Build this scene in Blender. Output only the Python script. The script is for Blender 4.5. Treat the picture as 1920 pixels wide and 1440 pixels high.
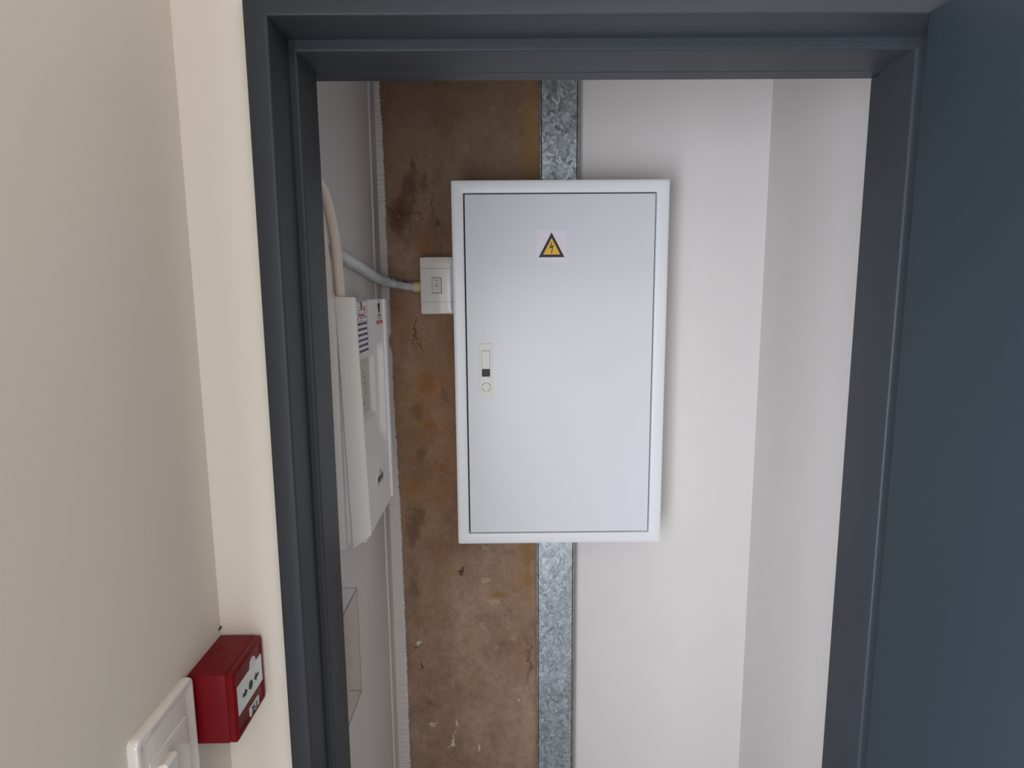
import bpy, bmesh, math, random
from mathutils import Vector, Matrix, Euler
random.seed(7)
S = bpy.context.scene
C = S.collection
for o in list(bpy.data.objects): bpy.data.objects.remove(o)

# ------------------------------------------------------------------ camera
cd = bpy.data.cameras.new('camera'); cd.sensor_width = 36; cd.lens = 22.0875
cd.clip_start = 0.02
cam = bpy.data.objects.new('camera', cd); C.objects.link(cam)
M = Matrix(((0.999937, 0.008636, -0.007205), (-0.008397, 0.146939, -0.98911), (-0.007483, 0.989108, 0.147002)))
cam.matrix_world = Matrix.Translation((0, 0, 1.72)) @ M.to_4x4()
S.camera = cam
# ------------------------------------------------------------------ light and exposure
S.view_settings.view_transform = 'Standard'; S.view_settings.look = 'None'
S.view_settings.gamma = 1; S.view_settings.use_curve_mapping = False
S.view_settings.exposure = 0.0
w = bpy.data.worlds.new('sky'); S.world = w; w.use_nodes = True
w.node_tree.nodes['Background'].inputs[0].default_value = (0.75, 0.85, 1.0, 1)
w.node_tree.nodes['Background'].inputs[1].default_value = 0.6
def area(name, loc, rot, sx, sy, power, col):
    l = bpy.data.lights.new(name, 'AREA'); l.shape = 'RECTANGLE'; l.size = sx; l.size_y = sy
    l.energy = power; l.color = col
    o = bpy.data.objects.new(name, l); C.objects.link(o); o.location = loc; o.rotation_euler = rot
    return o
# daylight through the big window in the wall behind the photographer
area('rear_window_daylight', (0.06, -2.66, 1.02), (math.radians(90), 0, 0), .92, 1.7, 22, (0.93, 0.965, 1.0))
area('side_window_daylight', (-0.52, -0.70, 1.08), (math.radians(90), 0, math.radians(-90)), 1.6, 1.68, 112, (0.87, 0.93, 1.0))
# ceiling lamp of the room
area('ceiling_lamp_light', (0.55, -0.85, 2.70), (0, 0, 0), 0.6, 0.6, 8, (1.0, 0.88, 0.78))

# ------------------------------------------------------------------ materials
def lin(r, g, b):
    f = lambda c: (c/255/12.92 if c/255 <= .04045 else ((c/255+.055)/1.055)**2.4)
    return (f(r), f(g), f(b), 1)
def mat(name, col, rough=.5, metal=0, spec=.5, bump=0, bscale=200, var=0, vscale=6, coat=0, trans=0, ior=1.45, alpha=1):
    m = bpy.data.materials.new(name); m.use_nodes = True
    nt = m.node_tree; b = nt.nodes['Principled BSDF']; L = nt.links
    b.inputs['Base Color'].default_value = col; b.inputs['Roughness'].default_value = rough
    b.inputs['Metallic'].default_value = metal; b.inputs['Specular IOR Level'].default_value = spec
    b.inputs['Coat Weight'].default_value = coat; b.inputs['Coat Roughness'].default_value = .08
    b.inputs['Transmission Weight'].default_value = trans; b.inputs['IOR'].default_value = ior
    b.inputs['Alpha'].default_value = alpha
    tc = nt.nodes.new('ShaderNodeTexCoord')
    if bump:
        n = nt.nodes.new('ShaderNodeTexNoise'); n.inputs['Scale'].default_value = bscale; n.inputs['Detail'].default_value = 3
        L.new(tc.outputs['Object'], n.inputs['Vector'])
        bp = nt.nodes.new('ShaderNodeBump'); bp.inputs['Strength'].default_value = bump; bp.inputs['Distance'].default_value = .001
        L.new(n.outputs[0], bp.inputs['Height']); L.new(bp.outputs[0], b.inputs['Normal'])
    if var:
        n = nt.nodes.new('ShaderNodeTexNoise'); n.inputs['Scale'].default_value = vscale; n.inputs['Detail'].default_value = 4
        L.new(tc.outputs['Object'], n.inputs['Vector'])
        r = nt.nodes.new('ShaderNodeMapRange'); r.inputs[3].default_value = 1-var; r.inputs[4].default_value = 1+var
        L.new(n.outputs[0], r.inputs[0])
        h = nt.nodes.new('ShaderNodeHueSaturation'); h.inputs['Color'].default_value = col
        L.new(r.outputs[0], h.inputs['Value']); L.new(h.outputs[0], b.inputs['Base Color'])
    return m
MT = {}
MT['wall'] = mat('cream_wall_paint', lin(222, 213, 203), .75, bump=.12, bscale=260, var=.03, vscale=3)
MT['closet_wall'] = mat('white_plaster_paint', lin(219, 213, 210), .7, bump=.15, bscale=160, var=.03, vscale=5)
MT['soffit'] = mat('raw_concrete_soffit', lin(140, 134, 126), .9, var=.08)
MT['ceiling'] = mat('ceiling_paint', lin(215, 210, 202), .85, var=.02)
MT['floor'] = mat('grey_floor_tile', lin(150, 152, 154), .35, var=.06, vscale=8)
MT['frame'] = mat('slate_gloss_paint', lin(52, 55, 60), .42, spec=.24, bump=.12, bscale=60, var=.04, vscale=5)
MT['door'] = mat('slate_door_paint', lin(42, 50, 57), .5, spec=.3, bump=.15, bscale=120, var=.04, vscale=2)
MT['board'] = mat('white_powder_coat', lin(228, 228, 231), .30, bump=.12, bscale=420)
MT['board_door'] = mat('white_powder_coat_door', lin(224, 224, 228), .38, bump=.12, bscale=420)
MT['plastic'] = mat('white_plastic', lin(232, 226, 220), .18, coat=.4)
MT['panel_plastic'] = mat('matt_white_plastic', lin(226, 222, 220), .5, bump=.1, bscale=500)
MT['pipe'] = mat('painted_pvc', lin(222, 208, 194), .4, bump=.1, bscale=150)
MT['corrug'] = mat('pale_grey_pvc', lin(208, 210, 212), .4)
MT['adapter'] = mat('cream_pvc', lin(214, 196, 152), .45)
MT['red'] = mat('red_plastic', lin(112, 7, 18), .42, spec=.25, bump=.08, bscale=300)
MT['red_dark'] = mat('red_plastic_front', lin(90, 6, 16), .35, spec=.25)
MT['black'] = mat('black_ink', lin(28, 26, 28), .5)
MT['dark'] = mat('dark_gap', lin(22, 24, 26), .8)
MT['navy'] = mat('navy_ink', lin(28, 20, 62), .5)
MT['redink'] = mat('red_ink', lin(196, 70, 62), .5)
MT['grey_ink'] = mat('grey_ink', lin(120, 122, 132), .5)
MT['lilac_ink'] = mat('lilac_ink', lin(112, 104, 150), .5)
MT['green'] = mat('green_ink', lin(50, 104, 60), .5)
MT['yellow'] = mat('warning_yellow', lin(232, 182, 52), .45)
MT['sticker'] = mat('lilac_sticker', lin(226, 219, 229), .4)
MT['paper'] = mat('white_sticker_paper', lin(226, 222, 226), .5)
MT['glasswhite'] = mat('white_break_glass', lin(228, 233, 231), .25)
MT['lock'] = mat('ivory_lock_plastic', lin(226, 222, 214), .4)
MT['display'] = mat('beige_grey_membrane', lin(196, 188, 172), .35, var=.06, vscale=60)
MT['acrylic'] = mat('clear_acrylic', (1, 1, 1, 1), .03, trans=1, ior=1.2)
MT['acrylic_edge'] = mat('acrylic_edge', lin(130, 124, 130), .2)
MT['leaflet'] = mat('lilac_leaflet_paper', lin(224, 219, 232), .6)

def galv():
    m = bpy.data.materials.new('galvanised_steel'); m.use_nodes = True
    nt = m.node_tree; b = nt.nodes['Principled BSDF']; L = nt.links; N = nt.nodes.new
    b.inputs['Metallic'].default_value = .85
    tc = N('ShaderNodeTexCoord'); mp = N('ShaderNodeMapping'); mp.inputs['Scale'].default_value = (1, 1, .8)
    L.new(tc.outputs['Object'], mp.inputs[0])
    n0 = N('ShaderNodeTexNoise'); n0.inputs['Scale'].default_value = 45; n0.inputs['Detail'].default_value = 2
    L.new(mp.outputs[0], n0.inputs['Vector'])
    mx = N('ShaderNodeMixRGB'); mx.blend_type = 'LINEAR_LIGHT'; mx.inputs[0].default_value = .022
    L.new(mp.outputs[0], mx.inputs[1]); L.new(n0.outputs['Color'], mx.inputs[2])
    v = N('ShaderNodeTexVoronoi'); v.inputs['Scale'].default_value = 125
    L.new(mx.outputs[0], v.inputs['Vector'])
    cr = N('ShaderNodeValToRGB')
    cr.color_ramp.elements[0].color = lin(154, 160, 165); cr.color_ramp.elements[1].color = lin(206, 211, 215)
    cr.color_ramp.elements[0].position = .1
    sep = N('ShaderNodeSeparateColor'); L.new(v.outputs['Color'], sep.inputs[0]); L.new(sep.outputs[0], cr.inputs[0])
    n1 = N('ShaderNodeTexNoise'); n1.inputs['Scale'].default_value = 9; n1.inputs['Detail'].default_value = 4
    L.new(tc.outputs['Object'], n1.inputs['Vector'])
    r1 = N('ShaderNodeMapRange'); r1.inputs[3].default_value = .7; r1.inputs[4].default_value = 1.15
    L.new(n1.outputs[0], r1.inputs[0])
    h = N('ShaderNodeHueSaturation'); L.new(cr.outputs[0], h.inputs['Color']); L.new(r1.outputs[0], h.inputs['Value'])
    L.new(h.outputs[0], b.inputs['Base Color'])
    r2 = N('ShaderNodeMapRange'); r2.inputs[3].default_value = .30; r2.inputs[4].default_value = .62
    L.new(sep.outputs[1], r2.inputs[0]); L.new(r2.outputs[0], b.inputs['Roughness'])
    # each spangle tilts a little
    sub = N('ShaderNodeVectorMath'); sub.operation = 'SUBTRACT'; sub.inputs[1].default_value = (.5, .5, .5)
    L.new(v.outputs['Color'], sub.inputs[0])
    sc = N('ShaderNodeVectorMath'); sc.operation = 'SCALE'; sc.inputs['Scale'].default_value = .17
    L.new(sub.outputs[0], sc.inputs[0])
    g = N('ShaderNodeNewGeometry'); ad = N('ShaderNodeVectorMath'); ad.operation = 'ADD'
    L.new(g.outputs['Normal'], ad.inputs[0]); L.new(sc.outputs[0], ad.inputs[1])
    nm = N('ShaderNodeVectorMath'); nm.operation = 'NORMALIZE'; L.new(ad.outputs[0], nm.inputs[0])
    L.new(nm.outputs[0], b.inputs['Normal'])
    return m
MT['galv'] = galv()

def brown():
    """bare brown board/old cement with streaks, stains and paint specks, in object coordinates = world metres"""
    m = bpy.data.materials.new('bare_brown_render'); m.use_nodes = True
    nt = m.node_tree; b = nt.nodes['Principled BSDF']; L = nt.links; N = nt.nodes.new
    b.inputs['Roughness'].default_value = .8; b.inputs['Specular IOR Level'].default_value = .25
    tc = N('ShaderNodeTexCoord'); P = tc.outputs['Object']
    def noise(scale, detail=6, rough=.6, stretch=None, dist=0):
        n = N('ShaderNodeTexNoise'); n.inputs['Scale'].default_value = scale; n.inputs['Detail'].default_value = detail
        n.inputs['Roughness'].default_value = rough; n.inputs['Distortion'].default_value = dist
        if stretch:
            q = N('ShaderNodeMapping'); q.inputs['Scale'].default_value = stretch; L.new(P, q.inputs[0]); L.new(q.outputs[0], n.inputs['Vector'])
        else: L.new(P, n.inputs['Vector'])
        return n
    def ramp(inp, stops):
        r = N('ShaderNodeValToRGB'); e = r.color_ramp.elements
        while len(e) < len(stops): e.new(.5)
        for k, (p, c) in enumerate(stops): e[k].position = p; e[k].color = c
        L.new(inp, r.inputs[0]); return r.outputs[0]
    def mix(fac, a, c, mode='MIX'):
        x = N('ShaderNodeMixRGB'); x.blend_type = mode
        if isinstance(fac, float): x.inputs[0].default_value = fac
        else: L.new(fac, x.inputs[0])
        if isinstance(a, tuple): x.inputs[1].default_value = a
        else: L.new(a, x.inputs[1])
        if isinstance(c, tuple): x.inputs[2].default_value = c
        else: L.new(c, x.inputs[2])
        return x.outputs[0]
    W = (1, 1, 1, 1); K = (0, 0, 0, 1)
    base = ramp(noise(5, 8, .62).outputs[0], [(.3, lin(142, 112, 92)), (.5, lin(163, 134, 113)), (.7, lin(178, 149, 128))])
    o = ramp(noise(7, 5, .6, (1.6, 1, .55)).outputs[0], [(.54, K), (.70, (.6, .6, .6, 1))])
    base = mix(o, base, lin(154, 115, 80))
    g = ramp(noise(11, 6, .65).outputs[0], [(.56, K), (.74, (.6, .6, .6, 1))])
    base = mix(g, base, lin(128, 106, 88))
    fine = ramp(noise(42, 9, .78).outputs[0], [(.32, (.70, .68, .66, 1)), (.56, W)])
    base = mix(1.0, base, fine, 'MULTIPLY')
    # distorted coordinates for stain outlines
    dn = noise(28, 4, .6)
    dx = N('ShaderNodeMixRGB'); dx.blend_type = 'LINEAR_LIGHT'; dx.inputs[0].default_value = .034
    L.new(P, dx.inputs[1]); L.new(dn.outputs['Color'], dx.inputs[2])
    def blob(x, z, rx, rz, rot=0, soft=.5):
        q = N('ShaderNodeMapping'); q.vector_type = 'TEXTURE'
        q.inputs['Location'].default_value = (x, 1.87, z); q.inputs['Rotation'].default_value = (0, math.radians(rot), 0)
        q.inputs['Scale'].default_value = (rx, 1e3, rz)
        L.new(dx.outputs[0], q.inputs[0])
        ln = N('ShaderNodeVectorMath'); ln.operation = 'LENGTH'; L.new(q.outputs[0], ln.inputs[0])
        r = N('ShaderNodeMapRange'); r.inputs[1].default_value = 1+soft*.5; r.inputs[2].default_value = max(.01, 1-soft)
        r.inputs[3].default_value = 0; r.inputs[4].default_value = 1
        L.new(ln.outputs['Value'], r.inputs[0]); return r.outputs[0]
    vm = blob(-.26, 1.28, .12, .34, 0, 1.0)
    vein = ramp(noise(15, 9, .72, None, 1.6).outputs[0], [(.40, K), (.47, (.6, .6, .6, 1)), (.50, K)])
    mv = N('ShaderNodeMath'); mv.operation = 'MULTIPLY'; L.new(vein, mv.inputs[0]); L.new(vm, mv.inputs[1])
    base = mix(mv.outputs[0], base, lin(104, 70, 44))
    vein2 = ramp(noise(9, 9, .7, (1.5, 1, .6), 1.2).outputs[0], [(.53, K), (.57, (.22, .22, .22, 1)), (.61, K)])
    base = mix(vein2, base, lin(182, 154, 128))
    def stain(cur, args, col, amt):
        f = blob(*args); mu = N('ShaderNodeMath'); mu.operation = 'MULTIPLY'; mu.inputs[1].default_value = amt
        L.new(f, mu.inputs[0]); return mix(mu.outputs[0], cur, col)
    dk = lin(84, 56, 44); orng = lin(150, 96, 50); och = lin(146, 108, 58); pale = lin(176, 156, 132)
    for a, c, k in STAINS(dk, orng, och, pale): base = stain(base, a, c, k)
    # dark specks
    v = N('ShaderNodeTexVoronoi'); v.inputs['Scale'].default_value = 26; L.new(P, v.inputs['Vector'])
    sp = ramp(v.outputs['Distance'], [(.015, (.7, .7, .7, 1)), (.045, K)])
    base = mix(sp, base, lin(52, 38, 30))
    v2 = N('ShaderNodeTexVoronoi'); v2.inputs['Scale'].default_value = 17; v2.inputs['Randomness'].default_value = 1; L.new(dx.outputs[0], v2.inputs['Vector'])
    sp2 = ramp(v2.outputs['Distance'], [(.06, (.45, .45, .45, 1)), (.11, K)])
    base = mix(sp2, base, pale)
    L.new(base, b.inputs['Base Color'])
    bp = N('ShaderNodeBump'); bp.inputs['Strength'].default_value = .5; bp.inputs['Distance'].default_value = .004
    L.new(noise(26, 8, .7).outputs[0], bp.inputs['Height']); L.new(bp.outputs[0], b.inputs['Normal'])
    return m
def STAINS(dk, orng, och, pale):
    wht = lin(222, 214, 204)
    return [
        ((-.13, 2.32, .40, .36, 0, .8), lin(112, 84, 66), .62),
        ((-.285, 1.99, .028, .085, 12, .4), dk, .6), ((-.315, 1.93, .026, .05, 0, .4), dk, .65), ((-.27, 2.08, .012, .02, 0, .4), dk, .6),
        ((-.24, 2.03, .008, .035, 0, .5), dk, .5), ((-.215, 1.97, .005, .05, -4, .5), dk, .5),
        ((-.235, 1.86, .04, .045, 0, .8), orng, .55), ((-.30, 1.63, .03, .09, 0, .7), orng, .4),
        ((-.285, 1.36, .05, .09, 15, .8), och, .6), ((-.27, 1.28, .035, .05, 30, .7), dk, .3), ((-.265, 1.18, .05, .06, -20, .7), dk, .4),
        ((-.29, 1.12, .035, .05, 0, .6), och, .5), ((-.22, 1.44, .05, .05, 40, .8), orng, .3),
        ((-.285, 1.03, .03, .04, 0, .5), dk, .6), ((-.30, .97, .02, .04, 0, .5), dk, .6), ((-.28, .90, .03, .03, 0, .5), lin(150, 122, 106), .6),
        ((-.30, .80, .02, .08, 0, .7), dk, .45), ((-.23, .80, .03, .12, 10, .8), och, .35),
        ((-.06, .97, .018, .010, 0, .3), pale, .6), ((-.035, .955, .009, .009, 0, .2), pale, .6), ((-.075, .92, .007, .009, 0, .2), pale, .55),
        ((-.07, .815, .014, .010, 0, .3), pale, .65), ((-.035, .77, .028, .012, 0, .4), och, .8), ((-.055, .745, .024, .012, 15, .3), pale, .7),
        ((-.09, .67, .011, .010, 0, .3), pale, .5), ((-.075, .655, .009, .008, 0, .3), pale, .5), ((-.06, .68, .007, .006, 0, .3), pale, .4),
        ((.01, .62, .008, .012, 0, .4), pale, .5), ((-.045, .585, .009, .010, 0, .3), pale, .45), ((-.18, .47, .009, .014, 0, .3), pale, .4),
        ((-.29, .68, .018, .02, 0, .5), och, .5), ((-.285, .53, .007, .012, 0, .3), dk, .7),
        ((-.315, .30, .012, .02, 0, .5), pale, .4), ((-.26, .40, .02, .01, 0, .5), dk, .5),
        ((-.295, .604, .0055, .010, 0, .25), wht, .85), ((-.300, .588, .009, .0035, 0, .3), dk, .8),
        ((-.2515, .3275, .014, .0028, 0, .3), wht, .6), ((-.2530, .3200, .003, .009, 10, .3), wht, .6),
        ((-.1735, .3200, .0030, .017, 16, .3), wht, .85), ((-.1920, .2520, .0042, .018, 16, .3), wht, .85), ((-.181, .285, .0015, .03, 16, .3), wht, .5),
        ((-.20, 1.35, .15, .38, 0, .9), lin(168, 124, 88), .45),
        ((-.0945, .2300, .0042, .018, -8, .3), wht, .8), ((.0355, .4040, .0030, .009, -10, .3), wht, .7),
        ((-.1503, .8445, .004, .014, 0, .3), dk, .9), ((-.1460, .8350, .009, .006, 30, .3), dk, .7),
        ((-.2693, 1.363, .020, .03, 20, .5), dk, .35), ((-.2303, 1.315, .018, .03, -25, .4), orng, .5), ((-.265, 1.230, .022, .03, 10, .5), dk, .35),
        ((-.205, 1.185, .016, .03, -30, .4), orng, .45), ((-.300, 1.21, .018, .016, 0, .3), lin(150, 112, 82), .7), ((-.243, 1.445, .03, .035, 25, .5), orng, .5),
        ((-.188, 1.41, .012, .03, -20, .4), dk, .3), ((-.271, 1.60, .004, .05, 3, .3), dk, .6), ((-.255, 1.56, .0035, .03, -8, .3), dk, .5),
        ((-.237, 1.667, .03, .03, 0, .5), lin(160, 126, 102), .5), ((-.199, 1.913, .010, .012, 0, .3), dk, .6), ((-.27, 1.94, .03, .003, 3, .3), dk, .5), ((-.1, 1.95, .03, .2, 0, .8), lin(118, 92, 76), .5),
        # ochre stripe along the trunking, and a thin dark line beside it
        ((.07, 2.1, .022, .35, 0, .5), och, .7), ((.058, .87, .02, .14, 0, .6), och, .75), ((.06, .55, .006, .10, -4, .6), dk, .5),
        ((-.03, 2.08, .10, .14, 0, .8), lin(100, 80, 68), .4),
    ]
MT['brown'] = brown()

# ------------------------------------------------------------------ mesh helpers
def mkobj(name, bm, material, parent=None, root=None, smooth=False):
    me = bpy.data.meshes.new(name)
    off = Vector(root.location) if root is not None else (Vector(parent.location) if parent is not None else Vector((0, 0, 0)))
    bmesh.ops.translate(bm, vec=-off, verts=bm.verts)
    bmesh.ops.recalc_face_normals(bm, faces=bm.faces)
    bm.to_mesh(me); bm.free()
    ms = material if isinstance(material, list) else [material]
    for q in ms: me.materials.append(MT[q])
    if smooth:
        for p in me.polygons: p.use_smooth = True
        me.set_sharp_from_angle(angle=math.radians(38))
    o = bpy.data.objects.new(name, me); C.objects.link(o)
    if parent is not None: o.parent = parent
    return o
def thing(name, label, cat, loc):
    o = bpy.data.objects.new(name, None); C.objects.link(o); o.location = loc; o.empty_display_size = .05
    o['label'] = label; o['category'] = cat
    return o
def tag(o, label, cat): o['label'] = label; o['category'] = cat; return o
def struct(name, bm, material, smooth=False, label=None):
    o = mkobj(name, bm, material, smooth=smooth); o['kind'] = 'structure'
    return o
def box(x0, x1, y0, y1, z0, z1, bev=0, seg=2, bm=None, mi=0):
    n = bmesh.new()
    bmesh.ops.create_cube(n, size=1)
    bmesh.ops.scale(n, vec=(x1-x0, y1-y0, z1-z0), verts=n.verts)
    bmesh.ops.translate(n, vec=((x0+x1)/2, (y0+y1)/2, (z0+z1)/2), verts=n.verts)
    if bev: bmesh.ops.bevel(n, geom=list(n.edges), offset=bev, segments=seg, affect='EDGES', profile=.5)
    for f in n.faces: f.material_index = mi
    if bm is None: return n
    me = bpy.data.meshes.new('tmp'); n.to_mesh(me); n.free(); bm.from_mesh(me); bpy.data.meshes.remove(me)
    return bm
def join(bm, n, mi=0):
    for f in n.faces: f.material_index = mi
    me = bpy.data.meshes.new('tmp'); n.to_mesh(me); n.free(); bm.from_mesh(me); bpy.data.meshes.remove(me); return bm
def prism(pts, axis, a, b, bev=0, seg=2):
    """polygon extruded along axis from a to b; pts are in the remaining two axes in xyz order"""
    n = bmesh.new()
    def v(p, t):
        if axis == 'x': return (t, p[0], p[1])
        if axis == 'y': return (p[0], t, p[1])
        return (p[0], p[1], t)
    A = [n.verts.new(v(p, a)) for p in pts]; B = [n.verts.new(v(p, b)) for p in pts]
    n.faces.new(A); n.faces.new(B[::-1])
    for i in range(len(pts)):
        j = (i+1) % len(pts); n.faces.new((A[i], A[j], B[j], B[i]))
    bmesh.ops.recalc_face_normals(n, faces=n.faces)
    if bev: bmesh.ops.bevel(n, geom=list(n.edges), offset=bev, segments=seg, affect='EDGES', profile=.5)
    return n
def rrect(cx, cy, hw, hh, r, k=6):
    P = []
    for sx, sy, a0 in ((1, 1, 0), (-1, 1, 90), (-1, -1, 180), (1, -1, 270)):
        for i in range(k+1):
            a = math.radians(a0+90*i/k)
            P.append((cx+sx*(hw-r)+r*math.cos(a), cy+sy*(hh-r)+r*math.sin(a)))
    return P
def loft(loops, closed_start=True, closed_end=True):
    n = bmesh.new(); R = [[n.verts.new(p) for p in L] for L in loops]
    m = len(R[0])
    for a, b in zip(R, R[1:]):
        for i in range(m): n.faces.new((a[i], a[(i+1) % m], b[(i+1) % m], b[i]))
    if closed_start: n.faces.new(R[0][::-1])
    if closed_end: n.faces.new(R[-1])
    return n
def catmull(P, n=12):
    P = [Vector(p) for p in P]; Q = [2*P[0]-P[1]]+P+[2*P[-1]-P[-2]]; out = []
    for i in range(1, len(Q)-2):
        for k in range(n):
            t = k/n
            out.append(.5*((2*Q[i])+(Q[i+1]-Q[i-1])*t+(2*Q[i-1]-5*Q[i]+4*Q[i+1]-Q[i+2])*t*t+(3*Q[i]-Q[i-1]-3*Q[i+1]+Q[i+2])*t**3))
    out.append(P[-1]); return out
def resample(P, step):
    out = [P[0].copy()]; acc = 0
    for a, b in zip(P, P[1:]):
        d = (b-a).length
        while acc+d >= step:
            t = (step-acc)/d; a = a.lerp(b, t); out.append(a.copy()); d = (b-a).length; acc = 0
        acc += d
    return out
def frames(P):
    T = [(P[min(i+1, len(P)-1)]-P[max(i-1, 0)]).normalized() for i in range(len(P))]
    up = Vector((0, 0, 1)); N0 = (up-T[0]*up.dot(T[0]))
    if N0.length < .1: N0 = Vector((1, 0, 0))-T[0]*T[0].x
    N = [N0.normalized()]
    for t in T[1:]:
        v = N[-1]-t*N[-1].dot(t); N.append(v.normalized())
    return T, N
def tube(P, rad, k=20, caps=True):
    T, N = frames(P); loops = []
    for i, p in enumerate(P):
        r = rad(i) if callable(rad) else rad; Bn = T[i].cross(N[i])
        loops.append([p+r*(math.cos(2*math.pi*j/k)*N[i]+math.sin(2*math.pi*j/k)*Bn) for j in range(k)])
    return loft(loops, caps, caps)
def cyl(p, d, r, k=32, r2=None):
    p = Vector(p); d = Vector(d); n = d.normalized()
    a = n.orthogonal().normalized(); b = n.cross(a); r2 = r if r2 is None else r2
    return loft([[p+r*(math.cos(2*math.pi*j/k)*a+math.sin(2*math.pi*j/k)*b) for j in range(k)],
                 [p+d+r2*(math.cos(2*math.pi*j/k)*a+math.sin(2*math.pi*j/k)*b) for j in range(k)]])
def text(body, size, at, facing, bold=0.0, ext=.0003, sx=1.0):
    """lettering as a mesh, facing 'y' (towards -Y) or 'x' (towards +X), centred at a point"""
    cu = bpy.data.curves.new('t', 'FONT'); cu.body = body; cu.size = size; cu.extrude = ext; cu.offset = bold
    cu.align_x = 'CENTER'; cu.align_y = 'CENTER'
    o = bpy.data.objects.new('t', cu); me = bpy.data.meshes.new_from_object(o)
    n = bmesh.new(); n.from_mesh(me)
    if facing == 'y': R = Matrix(((sx, 0, 0), (0, 0, -1), (0, 1, 0)))
    else: R = Matrix(((0, 0, 1), (sx, 0, 0), (0, 1, 0)))
    for v in n.verts: v.co = R @ v.co + Vector(at)
    bpy.data.objects.remove(o); bpy.data.curves.remove(cu); bpy.data.meshes.remove(me)
    return n

# ------------------------------------------------------------------ the room and the cupboard shell
XL = -.4265; YW = .868; CX0 = -.366; CX1 = .7505; YB = 1.87
struct('floor', box(-.7, 2.7, -2.75, 2.1, -.1, 0), 'floor')
struct('ceiling', box(-.7, 2.7, -2.75, .95, 2.75, 2.85), 'ceiling')
struct('ceiling_cupboard', box(-.7, 2.7, .95, 2.1, 2.75, 2.85), 'soffit')
YE = .12
def left_wall():
    b = box(XL-.14, XL, YE, YW, 0, 2.75); box(XL-.14, XL, -2.75, -1.55, 0, 2.75, bm=b)
    box(XL-.14, XL, -1.55, YE, 0, .22, bm=b); box(XL-.14, XL, -1.55, YE, 1.95, 2.75, bm=b); return b
struct('wall_left', left_wall(), 'wall')
struct('wall_right', box(2.5, 2.64, -2.75, YW, 0, 2.75), 'wall')
def front_wall():
    b = box(XL-.14, -.31, YW, 1.02, 0, 2.75); box(.655, 2.64, YW, 1.02, 0, 2.75, bm=b); box(-.31, .655, YW, 1.02, 2.09, 2.75, bm=b); return b
struct('wall_front', front_wall(), 'wall')
def rear_wall():
    y0, y1 = -2.62, -2.5
    b = box(.55, 2.64, y0, y1, 0, 2.75)
    box(XL, .55, y0, y1, 0, .12, bm=b); box(XL, .55, y0, y1, 1.93, 2.75, bm=b); return b
struct('wall_rear', rear_wall(), 'wall')
def win():
    b = bmesh.new(); y0, y1 = -2.58, -2.52
    for x in (XL, .50): box(x, x+.05, y0, y1, .12, 1.93, .004, 1, b)
    for z in (.12, 1.88): box(XL, .55, y0, y1, z, z+.05, .004, 1, b)
    return b
struct('window_1', win(), 'frame')
def win2():
    b = bmesh.new(); x0, x1 = XL-.09, XL-.04
    for y in (-1.55, YE-.04): box(x0, x1, y, y+.04, .22, 1.95, .004, 1, b)
    for z in (.22, 1.91): box(x0, x1, -1.55, YE, z, z+.04, .004, 1, b)
    return b
struct('window_2', win2(), 'frame')
struct('wall_cupboard_left', box(CX0-.1, CX0, 1.02, YB+.15, 0, 2.75), 'closet_wall')
struct('wall_cupboard_right', box(CX1, CX1+.1, 1.02, YB+.15, 0, 2.75), 'closet_wall')
# bare brown back wall, left of the trunking
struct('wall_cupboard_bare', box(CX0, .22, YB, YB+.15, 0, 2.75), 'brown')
# plastered part of the back wall, its free edge rounded
def plaster_right():
    pts = [(CX1, YB+.15), (CX1, YB-.014), (CX1-.006, YB-.010), (.250, YB-.010), (.228, YB-.0088), (.212, YB-.006), (.2035, YB+.002), (.2035, YB+.15)]
    return prism(pts, 'z', 0, 2.75)
struct('wall_cupboard_plaster', plaster_right(), 'closet_wall', smooth=True)
# ragged plaster edge between the left cupboard wall and the brown wall
def ragged():
    key = [(0, -.331), (.16, -.331), (.5, -.3295), (.75, -.331), (1.04, -.3335), (1.2, -.337), (1.38, -.341), (1.64, -.3435), (2.03, -.346), (2.3, -.351), (2.75, -.352)]
    def kx(z):
        for (a, xa), (b, xb) in zip(key, key[1:]):
            if z <= b: return xa+(xb-xa)*(z-a)/(b-a)
        return key[-1][1]
    b = bmesh.new(); rows = []; z = 0; w1 = w2 = 0
    rnd = random.Random(3)
    while z < 2.75:
        w1 = .93*w1+rnd.uniform(-.0005, .0005); w2 = rnd.uniform(-.0009, .0009)*(1 if rnd.random() < .75 else 2.2)
        x = kx(z)+w1+w2
        if 1.545 < z < 1.60: x -= .007*math.sin((z-1.545)/.055*math.pi)
        t = YB-.009+rnd.uniform(-.0012, .0012)
        rows.append([b.verts.new(p) for p in ((CX0-.002, t+.0, z), (x-.006, t, z), (x-.0015, t+.0022, z), (x+rnd.uniform(-.0006, .0006), YB-.003, z), (x-.001, YB+.002, z))])
        z += .0042
    for r, s in zip(rows, rows[1:]):
        for i in range(4): b.faces.new((r[i], r[i+1], s[i+1], s[i]))
    return b
struct('trim_1', ragged(), 'closet_wall', smooth=False)
# the thin raised plaster bead down the inner corner on the left wall
def bead():
    P = []; rnd = random.Random(5); z = 0
    while z < 2.75: P.append(Vector((CX0+.0005+rnd.uniform(-.0004, .0004), 1.775+rnd.uniform(-.002, .002)+.004*math.sin(z*3), z))); z += .04
    return tube(P, .0045, 10)
struct('trim_2', bead(), 'closet_wall', smooth=True)

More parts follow.
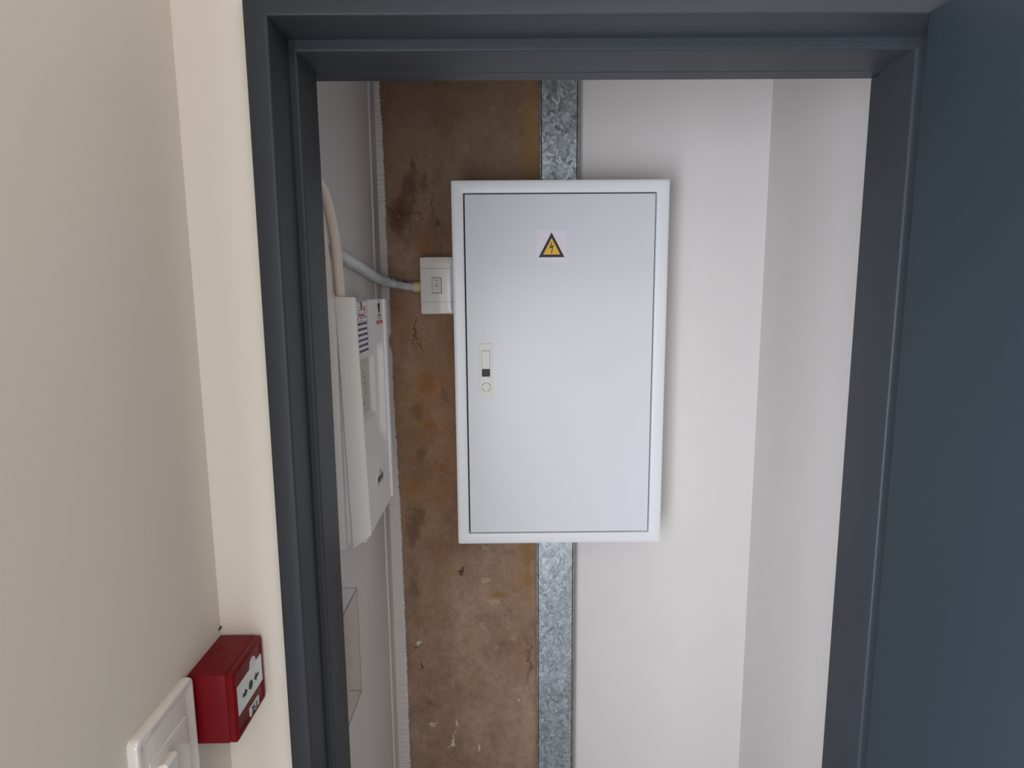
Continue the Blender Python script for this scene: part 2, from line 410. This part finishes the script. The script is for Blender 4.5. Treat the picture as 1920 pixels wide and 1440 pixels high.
# ------------------------------------------------------------------ door frame: pressed-steel profile swept round three sides
def door_frame():
    # local profile: u = distance out from the clear line of the stop, y = depth
    def prof():
        r = .004; P = []
        P.append((.0430, YW+.002)); P.append((.0430, .849)); P.append((.0415, .8460)); P.append((.0395, .845))
        for k in range(5):
            a = math.radians(90*k/4); P.append((.012+r-r*math.sin(a), .845+r-r*math.cos(a)))
        P.append((.0120, .9185)); P.append((.0115, .9200)); P.append((.0105, .9200))
        for k in range(5):
            a = math.radians(90*k/4); P.append((r-r*math.sin(a), .920+r-r*math.cos(a)))
        P.append((0, 1.0050)); P.append((.003, 1.0075)); P.append((.03, 1.0075))
        return P
    X0, X1, Z1 = -.2842, .5680, 2.0455
    b = bmesh.new(); pr = prof(); R = []
    def row(f): return [b.verts.new(f(u, y)) for u, y in pr]
    R.append(row(lambda u, y: (X0-u, y, 0))); R.append(row(lambda u, y: (X0-u, y, Z1+u*.95+ (.0045 if u > .011 else 0))))
    R.append(row(lambda u, y: (X1+u*1.6, y, Z1+u*.95+(.0045 if u > .011 else 0)))); R.append(row(lambda u, y: (X1+u*1.6, y, 0)))
    for r, s in zip(R, R[1:]):
        for i in range(len(pr)-1): b.faces.new((r[i], r[i+1], s[i+1], s[i]))
    return b
df = struct('trim_3', door_frame(), 'frame', smooth=True)
# painted lining of the opening behind the frame (head and hinge side)
def lining():
    b = box(-.315, .70, 1.0075, 1.043, 2.0452, 2.12, .0015, 1)
    box(.5755, .70, 1.0075, 1.043, 0, 2.0452, .0015, 1, b); box(-.40, -.288, 1.0076, 1.0205, 0, 2.12, 0, 1, b); return b
struct('trim_4', lining(), 'frame')

# ------------------------------------------------------------------ open door leaf
d = box(.534, .578, -.02, .846, .006, 2.0615, .0015, 2)
door = struct('door_1', d, 'door')
dh = bmesh.new()
for z in (.25, 1.05, 1.82): join(dh, cyl((.586, .838, z-.05), (0, 0, .1), .006, 20))
mkobj('hinge', dh, 'frame', door, smooth=True)
lv = bmesh.new()
join(lv, cyl((.536, .06, 1.02), (-.008, 0, 0), .026)); join(lv, cyl((.530, .06, 1.02), (-.045, 0, 0), .009))
join(lv, tube(catmull([(.488, .06, 1.02), (.486, .10, 1.02), (.488, .18, 1.018)]), .008))
mkobj('door_handle', lv, 'galv', door, smooth=True)

# ------------------------------------------------------------------ distribution board
DX0, DX1, DZ0, DZ1, DY = -.1440, .4310, 1.0080, 2.0065, 1.700
db = thing('distribution_board', 'large white metal electrical cabinet with yellow warning triangle in the cupboard', 'electrical cabinet', (.1435, DY, DZ0))
mkobj('back_box', box(DX0+.012, DX1-.012, DY+.018, YB-.011, DZ0+.012, DZ1-.012, .002), 'board', db)
def dframe():
    ix0, ix1, iz0, iz1 = -.1120, .3970, 1.0395, 1.9735
    cx, cz = (DX0+DX1)/2, (DZ0+DZ1)/2; hw, hh = (DX1-DX0)/2, (DZ1-DZ0)/2
    icx, icz = (ix0+ix1)/2, (iz0+iz1)/2; iw, ih = (ix1-ix0)/2, (iz1-iz0)/2
    def L(c1, c2, a, bb, r, y): return [(x, y, z) for x, z in rrect(c1, c2, a, bb, r, 5)]
    return loft([L(cx, cz, hw-.004, hh-.004, .004, DY+.028), L(cx, cz, hw, hh, .005, DY+.022), L(cx, cz, hw, hh, .005, DY+.0055),
                 L(cx, cz, hw-.0012, hh-.0012, .005, DY+.002), L(cx, cz, hw-.0045, hh-.0045, .005, DY+.0002), L(cx, cz, hw-.009, hh-.009, .004, DY),
                 L(icx, icz, iw+.004, ih+.004, .003, DY), L(icx, icz, iw+.0012, ih+.0012, .0025, DY+.0008), L(icx, icz, iw, ih, .002, DY+.003), L(icx, icz, iw, ih, .002, DY+.020)], True, False)
mkobj('frame', dframe(), 'board', db, smooth=True)
mkobj('inner_gasket', box(-.1121, .3971, DY+.012, DY+.0155, 1.0394, 1.9736), 'dark', db)
ddoor = mkobj('door', box(-.1085, .3937, DY+.0006, DY+.012, 1.0425, 1.9700, .0014, 3), 'board_door', db, smooth=True)
# lock in the door
lk = mkobj('lock', box(-.0755, -.0400, DY-.0016, DY+.002, 1.4285, 1.5785, .0010, 2), 'lock', ddoor, root=db)
mkobj('warning_sticker', box(.0800, .1590, DY+.0000, DY+.0008, 1.7960, 1.8800), 'sticker', ddoor, root=db)
mkobj('lock_slide', prism([(-.0695, 1.5095), (-.0475, 1.5095), (-.0475, 1.5585), (-.0695, 1.5585)], 'y', DY-.0030, DY-.001, .0008), 'lock', ddoor, root=db)
sl = bmesh.new()
for a in ((-.0702, -.0468, 1.5585, 1.5597), (-.0702, -.0695, 1.5095, 1.5585), (-.0475, -.0468, 1.5095, 1.5585)):
    box(a[0], a[1], DY-.0018, DY-.0014, a[2], a[3], bm=sl)
mkobj('slide_outline', sl, 'grey_ink', ddoor, root=db)
mkobj('lock_window', box(-.0695, -.0470, DY-.0021, DY-.0012, 1.4885, 1.5095), 'black', ddoor, root=db)
def arcs():
    b = bmesh.new(); cx, cz = -.0580, 1.4595
    for q in range(4):
        P = [Vector((cx+.0115*math.cos(math.radians(a)), DY-.0016, cz+.0118*math.sin(math.radians(a)))) for a in range(q*90+8, q*90+83, 5)]
        join(b, tube(P, .0006, 8))
    return b
mkobj('key_cap_ring', arcs(), 'black', ddoor, root=db)
def tri(cx, z0, w_, h_, y0, y1): return prism([(cx-w_/2, z0), (cx+w_/2, z0), (cx, z0+h_)], 'y', y0, y1)
mkobj('triangle_border', tri(.1200, 1.8070, .0685, .0645, DY-.0004, DY+.0003), 'black', ddoor, root=db)
mkobj('yellow_triangle', tri(.1203, 1.8140, .0460, .0430, DY-.0006, DY+.0002), 'yellow', ddoor, root=db)
BO = [(.1197, 1.8465), (.1222, 1.8460), (.1186, 1.8352), (.1255, 1.8388), (.1206, 1.8170), (.1184, 1.8166), (.1218, 1.8325), (.1115, 1.8292), (.1155, 1.8340)]
mkobj('lightning_bolt', prism([(x*1.0, z) for x, z in BO], 'y', DY-.0008, DY+.0001), 'black', ddoor, root=db)

# ------------------------------------------------------------------ galvanised trunking above and below the board
def trunk(x0, x1, z0, z1, lab):
    t = thing('cable_trunking', lab, 'cable trunking', ((x0+x1)/2, 1.84, z0)); t['group'] = 'galvanised trunking runs of the board'
    b = prism([(x0, YB-.0005), (x0, 1.806), (x0+.0022, 1.806), (x0+.0022, 1.868), (x1-.0022, 1.868), (x1-.0022, 1.806), (x1, 1.806), (x1, YB-.0005)], 'z', z0, z1)
    mkobj('base_channel', b, 'galv', t)
    mkobj('lid', prism([(x0+.004, 1.812), (x0+.004, 1.8015), (x0+.0055, 1.800), (x1-.0065, 1.800), (x1-.005, 1.8015), (x1-.005, 1.812)], 'z', z0, z1), 'galv', t)
    return t
trunk(.0950, .2010, DZ1-.013, 2.745, 'dark grey galvanised trunking rising from the top of the white cabinet')
trunk(.0845, .1970, .001, DZ0+.013, 'bright spangled galvanised trunking running down from under the white cabinet')

# ------------------------------------------------------------------ isolator switch
iso = thing('isolator_switch', 'glossy white isolator switch with small rocker, left of the white cabinet', 'switch', (-.2, 1.84, 1.654))
mkobj('back_box', box(-.2455, -.1530, 1.831, YB-.0003, 1.6555, 1.8155, .003, 3), 'plastic', iso, smooth=True)
def isop():
    cx, cz = -.1995, 1.7355; hw, hh = .0478, .0810
    def L(i, r, y): return [(x, y, z) for x, z in rrect(cx, cz, hw-i, hh-i, r, 6)]
    n = loft([L(.001, .003, 1.832), L(0, .003, 1.830), L(0, .004, 1.824), L(.0015, .004, 1.8208), L(.006, .004, 1.8195), L(.02, .006, 1.8190)])
    return n
mkobj('cover_plate', isop(), 'plastic', iso, smooth=True)
for z in (1.7835, 1.6890): mkobj('cover_groove', box(-.2465, -.1525, 1.8183, 1.8196, z, z+.0008), 'grey_ink', iso)
mkobj('switch_recess', box(-.2130, -.1856, 1.8180, 1.8195, 1.7135, 1.7585), 'dark', iso)
rk = mkobj('rocker', prism([(1.8200, 1.7150), (1.8145, 1.7150), (1.8170, 1.7572), (1.8200, 1.7572)], 'x', -.2122, -.1868, .0006, 2), 'lock', iso)
mkobj('green_mark', box(-.2040, -.1948, 1.8152, 1.8168, 1.7500, 1.7514), 'green', rk, root=iso)
mkobj('rating_text', text('60A', .0075, (-.1995, 1.8152, 1.7350), 'y'), 'grey_ink', rk, root=iso)
rb = text('O', .0065, (-.1995, 1.8157, 1.7437), 'y'); join(rb, text('I', .0065, (-.1985, 1.8147, 1.7245), 'y'))
mkobj('position_marks', rb, 'grey_ink', rk, root=iso)

# ------------------------------------------------------------------ corrugated conduit
cp = thing('flexible_conduit', 'pale grey corrugated conduit sagging from the white pipe to the isolator', 'conduit', (-.2793, 1.853, 1.7336))
PTS = [(-.2680, 1.853, 1.7332), (-.2793, 1.853, 1.7340), (-.3060, 1.852, 1.7382), (-.3290, 1.840, 1.7440), (-.3475, 1.800, 1.7515), (-.3520, 1.74, 1.7560), (-.3525, 1.62, 1.7690), (-.3525, 1.50, 1.7830), (-.3525, 1.42, 1.7905), (-.3535, 1.37, 1.7965), (-.3620, 1.335, 1.802), (-.3850, 1.315, 1.806)]
cpts = resample(catmull(PTS, 24), .00065)
PER = 8
PH = [0.0]
for i in range(1, len(cpts)+1):     # the ribs stand wider apart where the tube is stretched along the side wall
    k = min(1, max(0, (i-110)/60)); PH.append(PH[-1]+2*math.pi/(PER*(1+1.5*k)))
mkobj('corrugated_tube', tube(cpts, lambda i: .0120+.0013*math.cos(PH[i]) if i > 4 else .0122, 24), 'corrug', cp, smooth=True)
def print_marks():
    T, N = frames(cpts); b = bmesh.new(); s = .00065
    def patch(s0, s1, a0, a1, mi):
        i0, i1 = int(s0/s), int(s1/s); rows = []
        for i in range(i0, i1+1):
            r = .0136; Bn = T[i].cross(N[i]); rows.append([b.verts.new(cpts[i]+r*(math.cos(math.radians(a))*N[i]+math.sin(math.radians(a))*Bn)) for a in (a0, (a0+a1)/2, a1)])
        for p, q in zip(rows, rows[1:]):
            for k in range(2):
                f = b.faces.new((p[k], p[k+1], q[k+1], q[k])); f.material_index = mi
    # s measured from the isolator end; angle 0 = top, negative towards the viewer's side
    sg = PRINT_SIGN
    for s0, s1, w0, w1, mi in ((.006, .011, 20, 52, 1), (.012, .020, 20, 50, 1), (.021, .0255, 25, 50, 0), (.028, .0315, 12, 52, 0), (.0345, .0375, 15, 50, 0), (.041, .058, 25, 45, 1), (.052, .058, 20, 50, 0),
                             (.061, .0655, 12, 58, 0), (.081, .087, 12, 60, 0)):
        patch(s0, s1, sg*w0, sg*w1, mi)
    return b
PRINT_SIGN = -1
mkobj('printed_lettering', print_marks(), ['black', 'grey_ink'], cp)
mkobj('end_adapter', cyl((-.2700, 1.853, 1.7330), (.0245, 0, 0), .0155, 32), 'adapter', cp, smooth=True)

# ------------------------------------------------------------------ two rigid pipes into the fire panel
def pipe(pts, lab, sock):
    t = thing('conduit_pipe', lab, 'pipe', pts[0])
    mkobj('pipe_run', tube(resample(catmull(pts, 10), .006), .0102, 24), 'pipe', t, smooth=True)
    if sock: mkobj('socket', cyl(Vector(pts[0])+Vector((0, 0, -.001)), (0, 0, .012), .0135), 'pipe', t, smooth=True)
    return t
pipe([(-.336, 1.2842, 1.7050), (-.336, 1.2760, 1.7593), (-.336, 1.2683, 1.8047), (-.336, 1.2560, 1.838), (-.336, 1.2395, 1.8660), (-.336, 1.2115, 1.8983), (-.336, 1.1735, 1.9175), (-.336, 1.10, 1.930), (-.336, 1.035, 1.934)],
     'bent white pipe rising from the fire panel, in front of the corrugated conduit', False)
pipe([(-.3545, 1.2620, 1.7050), (-.3545, 1.2500, 1.78), (-.3545, 1.2350, 1.838), (-.3545, 1.200, 1.868), (-.3545, 1.12, 1.885), (-.3545, 1.035, 1.890)], 'sliver of white pipe beside the door frame, behind and left of the bent pipe', True)

# ------------------------------------------------------------------ fire alarm control panel on the left cupboard wall
fp = thing('fire_alarm_panel', 'white fire alarm control panel with striped log label on the left cupboard wall', 'alarm panel', (-.34, 1.35, 1.184))
mkobj('housing', box(CX0+.0002, -.3405, 1.250, 1.570, 1.184, 1.7085, .003, 3), 'panel_plastic', fp, smooth=True)
def flange():
    a = [(-.342, 1.262, 1.711), (-.3019, 1.262, 1.7097), (-.2892, 1.262, 1.212), (-.3298, 1.262, 1.182)]
    n = bmesh.new(); A = [n.verts.new(p) for p in a]; B = [n.verts.new((x, 1.2725, z)) for x, y, z in a]
    n.faces.new(A); n.faces.new(B[::-1])
    for i in range(4): j = (i+1) % 4; n.faces.new((A[i], A[j], B[j], B[i]))
    bmesh.ops.recalc_face_normals(n, faces=n.faces)
    bmesh.ops.bevel(n, geom=list(n.edges), offset=.0025, segments=3, affect='EDGES', profile=.5)
    return n
mkobj('cover_side', flange(), 'panel_plastic', fp, smooth=True)
def fascia():
    X = -.302
    def L(y0, y1, z0, z1, r, x): return [(x, y, z) for y, z in rrect((y0+y1)/2, (z0+z1)/2, (y1-y0)/2, (z1-z0)/2, r, 6)]
    return loft([L(1.270, 1.560, 1.1930, 1.7030, .003, -.3404), L(1.270, 1.560, 1.1930, 1.7030, .003, X-.001), L(1.271, 1.559, 1.1940, 1.7020, .003, X),
                 L(1.2735, 1.5310, 1.350, 1.604, .030, X), L(1.2740, 1.5295, 1.353, 1.602, .030, X-.0012), L(1.2745, 1.5275, 1.378, 1.598, .026, -.3160),
                 L(1.2765, 1.4850, 1.430, 1.5775, .013, -.3160), L(1.2770, 1.4838, 1.432, 1.5765, .012, -.3170), L(1.2775, 1.4815, 1.440, 1.5700, .010, -.3277)], False, True)
mkobj('fascia', fascia(), 'panel_plastic', fp, smooth=True)
ds = mkobj('display_membrane', box(-.3278, -.3272, 1.2785, 1.4800, 1.4415, 1.5685), 'display', fp)
for y, z, h in ((1.372, 1.561, .005), (1.420, 1.538, .003), (1.425, 1.526, .005), (1.427, 1.513, .007), (1.430, 1.500, .005), (1.436, 1.488, .006), (1.411, 1.468, .006)):
    mkobj('zone_word', box(-.3273, -.3269, y, y+.008, z-h/2, z+h/2), 'grey_ink', ds, root=fp)
mkobj('edge_rib', prism([(1.5570, 1.1990), (1.5760, 1.1990), (1.5710, 1.7020), (1.5400, 1.7030)], 'x', -.3406, -.2965, .003, 3), 'panel_plastic', fp, smooth=True)
# the service log label
X = -.302; XS = X+.0006
sl = mkobj('service_label', box(X-.0002, XS, 1.2735, 1.366, 1.5925, 1.7018), 'paper', fp)
ln = bmesh.new()
for z, t in ((1.7015, .0011), (1.6692, .0010), (1.6592, .0008)): box(XS-.0002, XS+.0003, 1.2740, 1.363, z-t, z, bm=ln)
box(XS-.0002, XS+.0003, 1.3630, 1.3640, 1.5930, 1.7015, bm=ln)
for y, z, w_ in ((1.275, 1.6658, .012), (1.300, 1.6662, .020), (1.332, 1.6665, .018), (1.275, 1.6622, .005), (1.302, 1.6622, .006)): box(XS-.0002, XS+.0003, y, y+w_, z-.001, z+.0008, bm=ln)
mkobj('label_lines', ln, 'black', sl, root=fp)
nb = bmesh.new(); gb = bmesh.new()
for k in range(6):
    z = 1.6540-k*.01125
    box(XS-.0002, XS+.0004, 1.2745, 1.357+.001*k, z-.0023, z+.0023, bm=nb)
    if k < 5: box(XS+.0002, XS+.0007, 1.292, 1.335, z-.0005, z+.0005, bm=gb)
mkobj('log_bar', nb, 'navy', sl, root=fp)['label'] = 'six navy stripes of the service log'
mkobj('log_bar_text', gb, 'lilac_ink', sl, root=fp)
for y, z, w_ in ((1.275, 1.6985, .030), (1.275, 1.6950, .020), (1.275, 1.6895, .024), (1.285, 1.6868, .014), (1.275, 1.6820, .028), (1.290, 1.6788, .016), (1.275, 1.6762, .018), (1.278, 1.6735, .016)):
    mkobj('small_print', box(XS-.0002, XS+.0003, y, y+w_, z-.0007, z+.0007), 'grey_ink', sl, root=fp)
mkobj('logo_letter', text('R', .0235, (XS+.0003, 1.3135, 1.6897), 'x', .0006, sx=1.25), 'black', sl, root=fp)
rt = text('sc', .0175, (XS+.0003, 1.3400, 1.6875), 'x', .0003, sx=1.15)
box(XS-.0002, XS+.0003, 1.318, 1.361, 1.6805, 1.6812, bm=rt); box(XS-.0002, XS+.0003, 1.330, 1.352, 1.6765, 1.6778, bm=rt); box(XS-.0002, XS+.0003, 1.285, 1.340, 1.6705, 1.6745, bm=rt)
mkobj('logo_red_lettering', rt, 'redink', sl, root=fp)
# service brand marks printed at the upper right of the fascia
def oval(y, z, a, c, x0, x1): return prism([(y+a*math.cos(t*math.pi/10), z+c*math.sin(t*math.pi/10)) for t in range(20)], 'x', x0, x1)
def emblem():
    b = prism([(1.481, 1.6915), (1.487, 1.6945), (1.493, 1.6935), (1.500, 1.6945), (1.508, 1.6905), (1.507, 1.683), (1.505, 1.676), (1.500, 1.6705), (1.495, 1.6692), (1.489, 1.6725), (1.483, 1.680), (1.480, 1.687)], 'x', X-.0002, X+.0005)
    join(b, tube([Vector((X+.0003, 1.491, 1.696)), Vector((X+.0003, 1.494, 1.7005)), Vector((X+.0003, 1.500, 1.6990))], .0006, 8)); return b
mkobj('round_emblem', emblem(), 'black', fp)
q = bmesh.new()
for k, y in enumerate((1.478, 1.4855, 1.493, 1.5005, 1.508)): box(X-.0002, X+.0005, y, y+.0052, 1.6618, 1.6675, bm=q)
mkobj('brand_lettering', q, 'grey_ink', fp)
q = bmesh.new()
box(X-.0002, X+.0005, 1.458, 1.531, 1.6586, 1.6593, bm=q); box(X-.0002, X+.0005, 1.485, 1.505, 1.6550, 1.6568, bm=q)
box(X-.0002, X+.0005, 1.456, 1.534, 1.6496, 1.6526, bm=q); box(X-.0002, X+.0005, 1.461, 1.534, 1.6452, 1.6480, bm=q)
mkobj('contact_lettering', q, 'redink', fp)
bd = mkobj('maker_badge', oval(1.437, 1.288, .045, .030, X-.0004, X+.0009), 'panel_plastic', fp)
kt = text('KIDDE', .0175, (X+.0012, 1.435, 1.2870), 'x', .0006, sx=1.15)
join(kt, prism([(1.431, 1.2985), (1.436, 1.3090), (1.4405, 1.2985)], 'x', X+.0008, X+.0014))
mkobj('badge_lettering', kt, 'black', bd, root=fp)
mkobj('badge_underline', box(X+.0008, X+.0014, 1.402, 1.468, 1.2765, 1.2778), 'redink', bd, root=fp)

# ------------------------------------------------------------------ clear document pocket with leaflet
dp = thing('document_holder', 'clear acrylic document pocket on the cupboard wall below the fire panel', 'document holder', (-.35, 1.15, .846))
hb = box(-.3305, -.3285, 1.025, 1.2800, .846, 1.0870); box(CX0+.0004, -.3305, 1.2780, 1.2800, .846, 1.0870, bm=hb); box(CX0+.0004, -.3305, 1.025, 1.2780, .846, .848, bm=hb); box(CX0+.0004, CX0+.0024, 1.025, 1.2780, .848, 1.13, bm=hb)
mkobj('pocket', hb, 'acrylic', dp)
eb = bmesh.new(); E_ = .0006
for a, b_ in (((-.3295, 1.280, .846), (-.3295, 1.280, 1.087)), ((-.3295, 1.280, 1.087), (-.3295, 1.026, 1.087)), ((-.3295, 1.280, 1.087), (CX0+.001, 1.280, 1.087)),
              ((-.3295, 1.280, .846), (-.3295, 1.026, .846)), ((-.3295, 1.280, .846), (CX0+.001, 1.280, .846))):
    join(eb, tube([Vector(a), Vector(b_)], E_, 8))
mkobj('pocket_edge', eb, 'acrylic_edge', dp)
lf = prism([(1.03, .850), (1.262, .850), (1.254, 1.1180), (1.03, 1.128)], 'x', -.3575, -.3560)
lf = mkobj('leaflet', lf, 'leaflet'); tag(lf, 'lilac-edged leaflet standing in the clear pocket beside the door frame', 'leaflet')

# ------------------------------------------------------------------ red manual call point
cpn = thing('manual_call_point', 'dark red break-glass fire call point on the wall above the light switch', 'fire call point', (-.40, .815, 1.121))
Y0, Y1, Z0, Z1 = .7655, .8655, 1.1215, 1.2215
mkobj('back_box', box(XL, -.3755, Y0, Y1, Z0, Z1, .0022, 3), 'red', cpn, smooth=True)
def cpfront():
    def L(i, r, x): return [(x, y, z) for y, z in rrect((Y0+Y1)/2, (Z0+Z1)/2, (Y1-Y0)/2-i, (Z1-Z0)/2-i, r, 5)]
    n = loft([L(.0015, .003, -.3765), L(.0005, .003, -.3745), L(.0005, .003, -.3675), L(.0028, .003, -.3652), L(.0045, .003, -.3647), L(.0068, .003, -.3648), L(.0078, .003, -.3665)])
    return n
mkobj('front_cover', cpfront(), 'red', cpn, smooth=True)
mkobj('glass_panel', box(-.3670, -.3655, .7755, .8575, 1.1550, 1.1960), 'glasswhite', cpn)
def disc(y, z, r, x0, x1): return prism([(y+r*math.cos(t*math.pi/14), z+r*math.sin(t*math.pi/14)) for t in range(28)], 'x', x0, x1)
ab = disc(.8165, 1.1735, .0062, -.3657, -.3650)
def arrow(y, s):   # arrow pointing along +s
    return prism([(y-s*.0075, 1.1760), (y, 1.1760), (y, 1.1795), (y+s*.0075, 1.1738), (y, 1.1680), (y, 1.1715), (y-s*.0075, 1.1715)], 'x', -.3657, -.3650)
join(ab, arrow(.7975, 1)); join(ab, arrow(.8360, -1))
mkobj('arrow_print', ab, 'black', cpn)
mkobj('sealing_sticker', prism([(.818, 1.1952), (.840, 1.1952), (.836, 1.2055), (.829, 1.2085), (.822, 1.2055)], 'x', -.3666, -.3656), 'sticker', cpn)
st = mkobj('zone_sticker', prism(rrect(.8245, 1.1340, .0155, .0085, .002, 3), 'x', -.3666, -.3654), 'paper', cpn)
mkobj('zone_lettering', text('Z-1', .0135, (-.3652, .8245, 1.1335), 'x', .0004), 'black', st, root=cpn)
dc = bmesh.new()
# moulded knock-out circle on the top of the box
P = [Vector((-.4070+.0125*math.cos(t*math.pi/16), .812+.0185*math.sin(t*math.pi/16), 1.2215)) for t in range(-2, 22)]
join(dc, tube(P, .0005, 8))
mkobj('knockout_ring', dc, 'red_dark', cpn)

# ------------------------------------------------------------------ light switch, lower left
ls = thing('light_switch', 'white wall light switch plate at the lower left, below the red call point', 'light switch', (-.42, .70, 1.11))
def lsp():
    y0, y1, z0, z1 = .6330, .7600, 1.02, 1.2270
    def L(i, r, x): return [(x, y, z) for y, z in rrect((y0+y1)/2, (z0+z1)/2, (y1-y0)/2-i, (z1-z0)/2-i, r, 6)]
    return loft([L(.001, .008, XL), L(0, .009, XL+.003), L(0, .009, XL+.0095), L(.001, .009, XL+.0115), L(.0035, .009, XL+.0125), L(.006, .009, XL+.0122), L(.016, .004, XL+.0088), L(.0175, .004, XL+.0090)])
mkobj('cover_plate', lsp(), 'plastic', ls, smooth=True)
mkobj('module_insert', box(XL+.008, XL+.0105, .6560, .7390, 1.04, 1.1830, .0008), 'plastic', ls)
mkobj('rocker', prism([(XL+.010, 1.110), (XL+.0185, 1.112), (XL+.0225, 1.168), (XL+.0185, 1.171), (XL+.010, 1.168)], 'y', .6690, .6930, .0012), 'plastic', ls)

# ------------------------------------------------------------------ tiny dark crumb in the wall corner
cr = bmesh.new()
bmesh.ops.create_icosphere(cr, subdivisions=2, radius=.0016)
for v in cr.verts: v.co = Vector((v.co.x*.7, v.co.y*2.6, v.co.z*.8+v.co.y*1.1))+Vector((.0006*math.sin(v.co.y*3000), 0, .0006*math.sin(v.co.x*2500)))
bmesh.ops.translate(cr, vec=(XL+.0012, YW-.0045, 1.2325), verts=cr.verts)
tag(mkobj('dark_crumb', cr, 'black'), 'tiny dark crumb stuck in the wall corner above the red call point', 'debris')
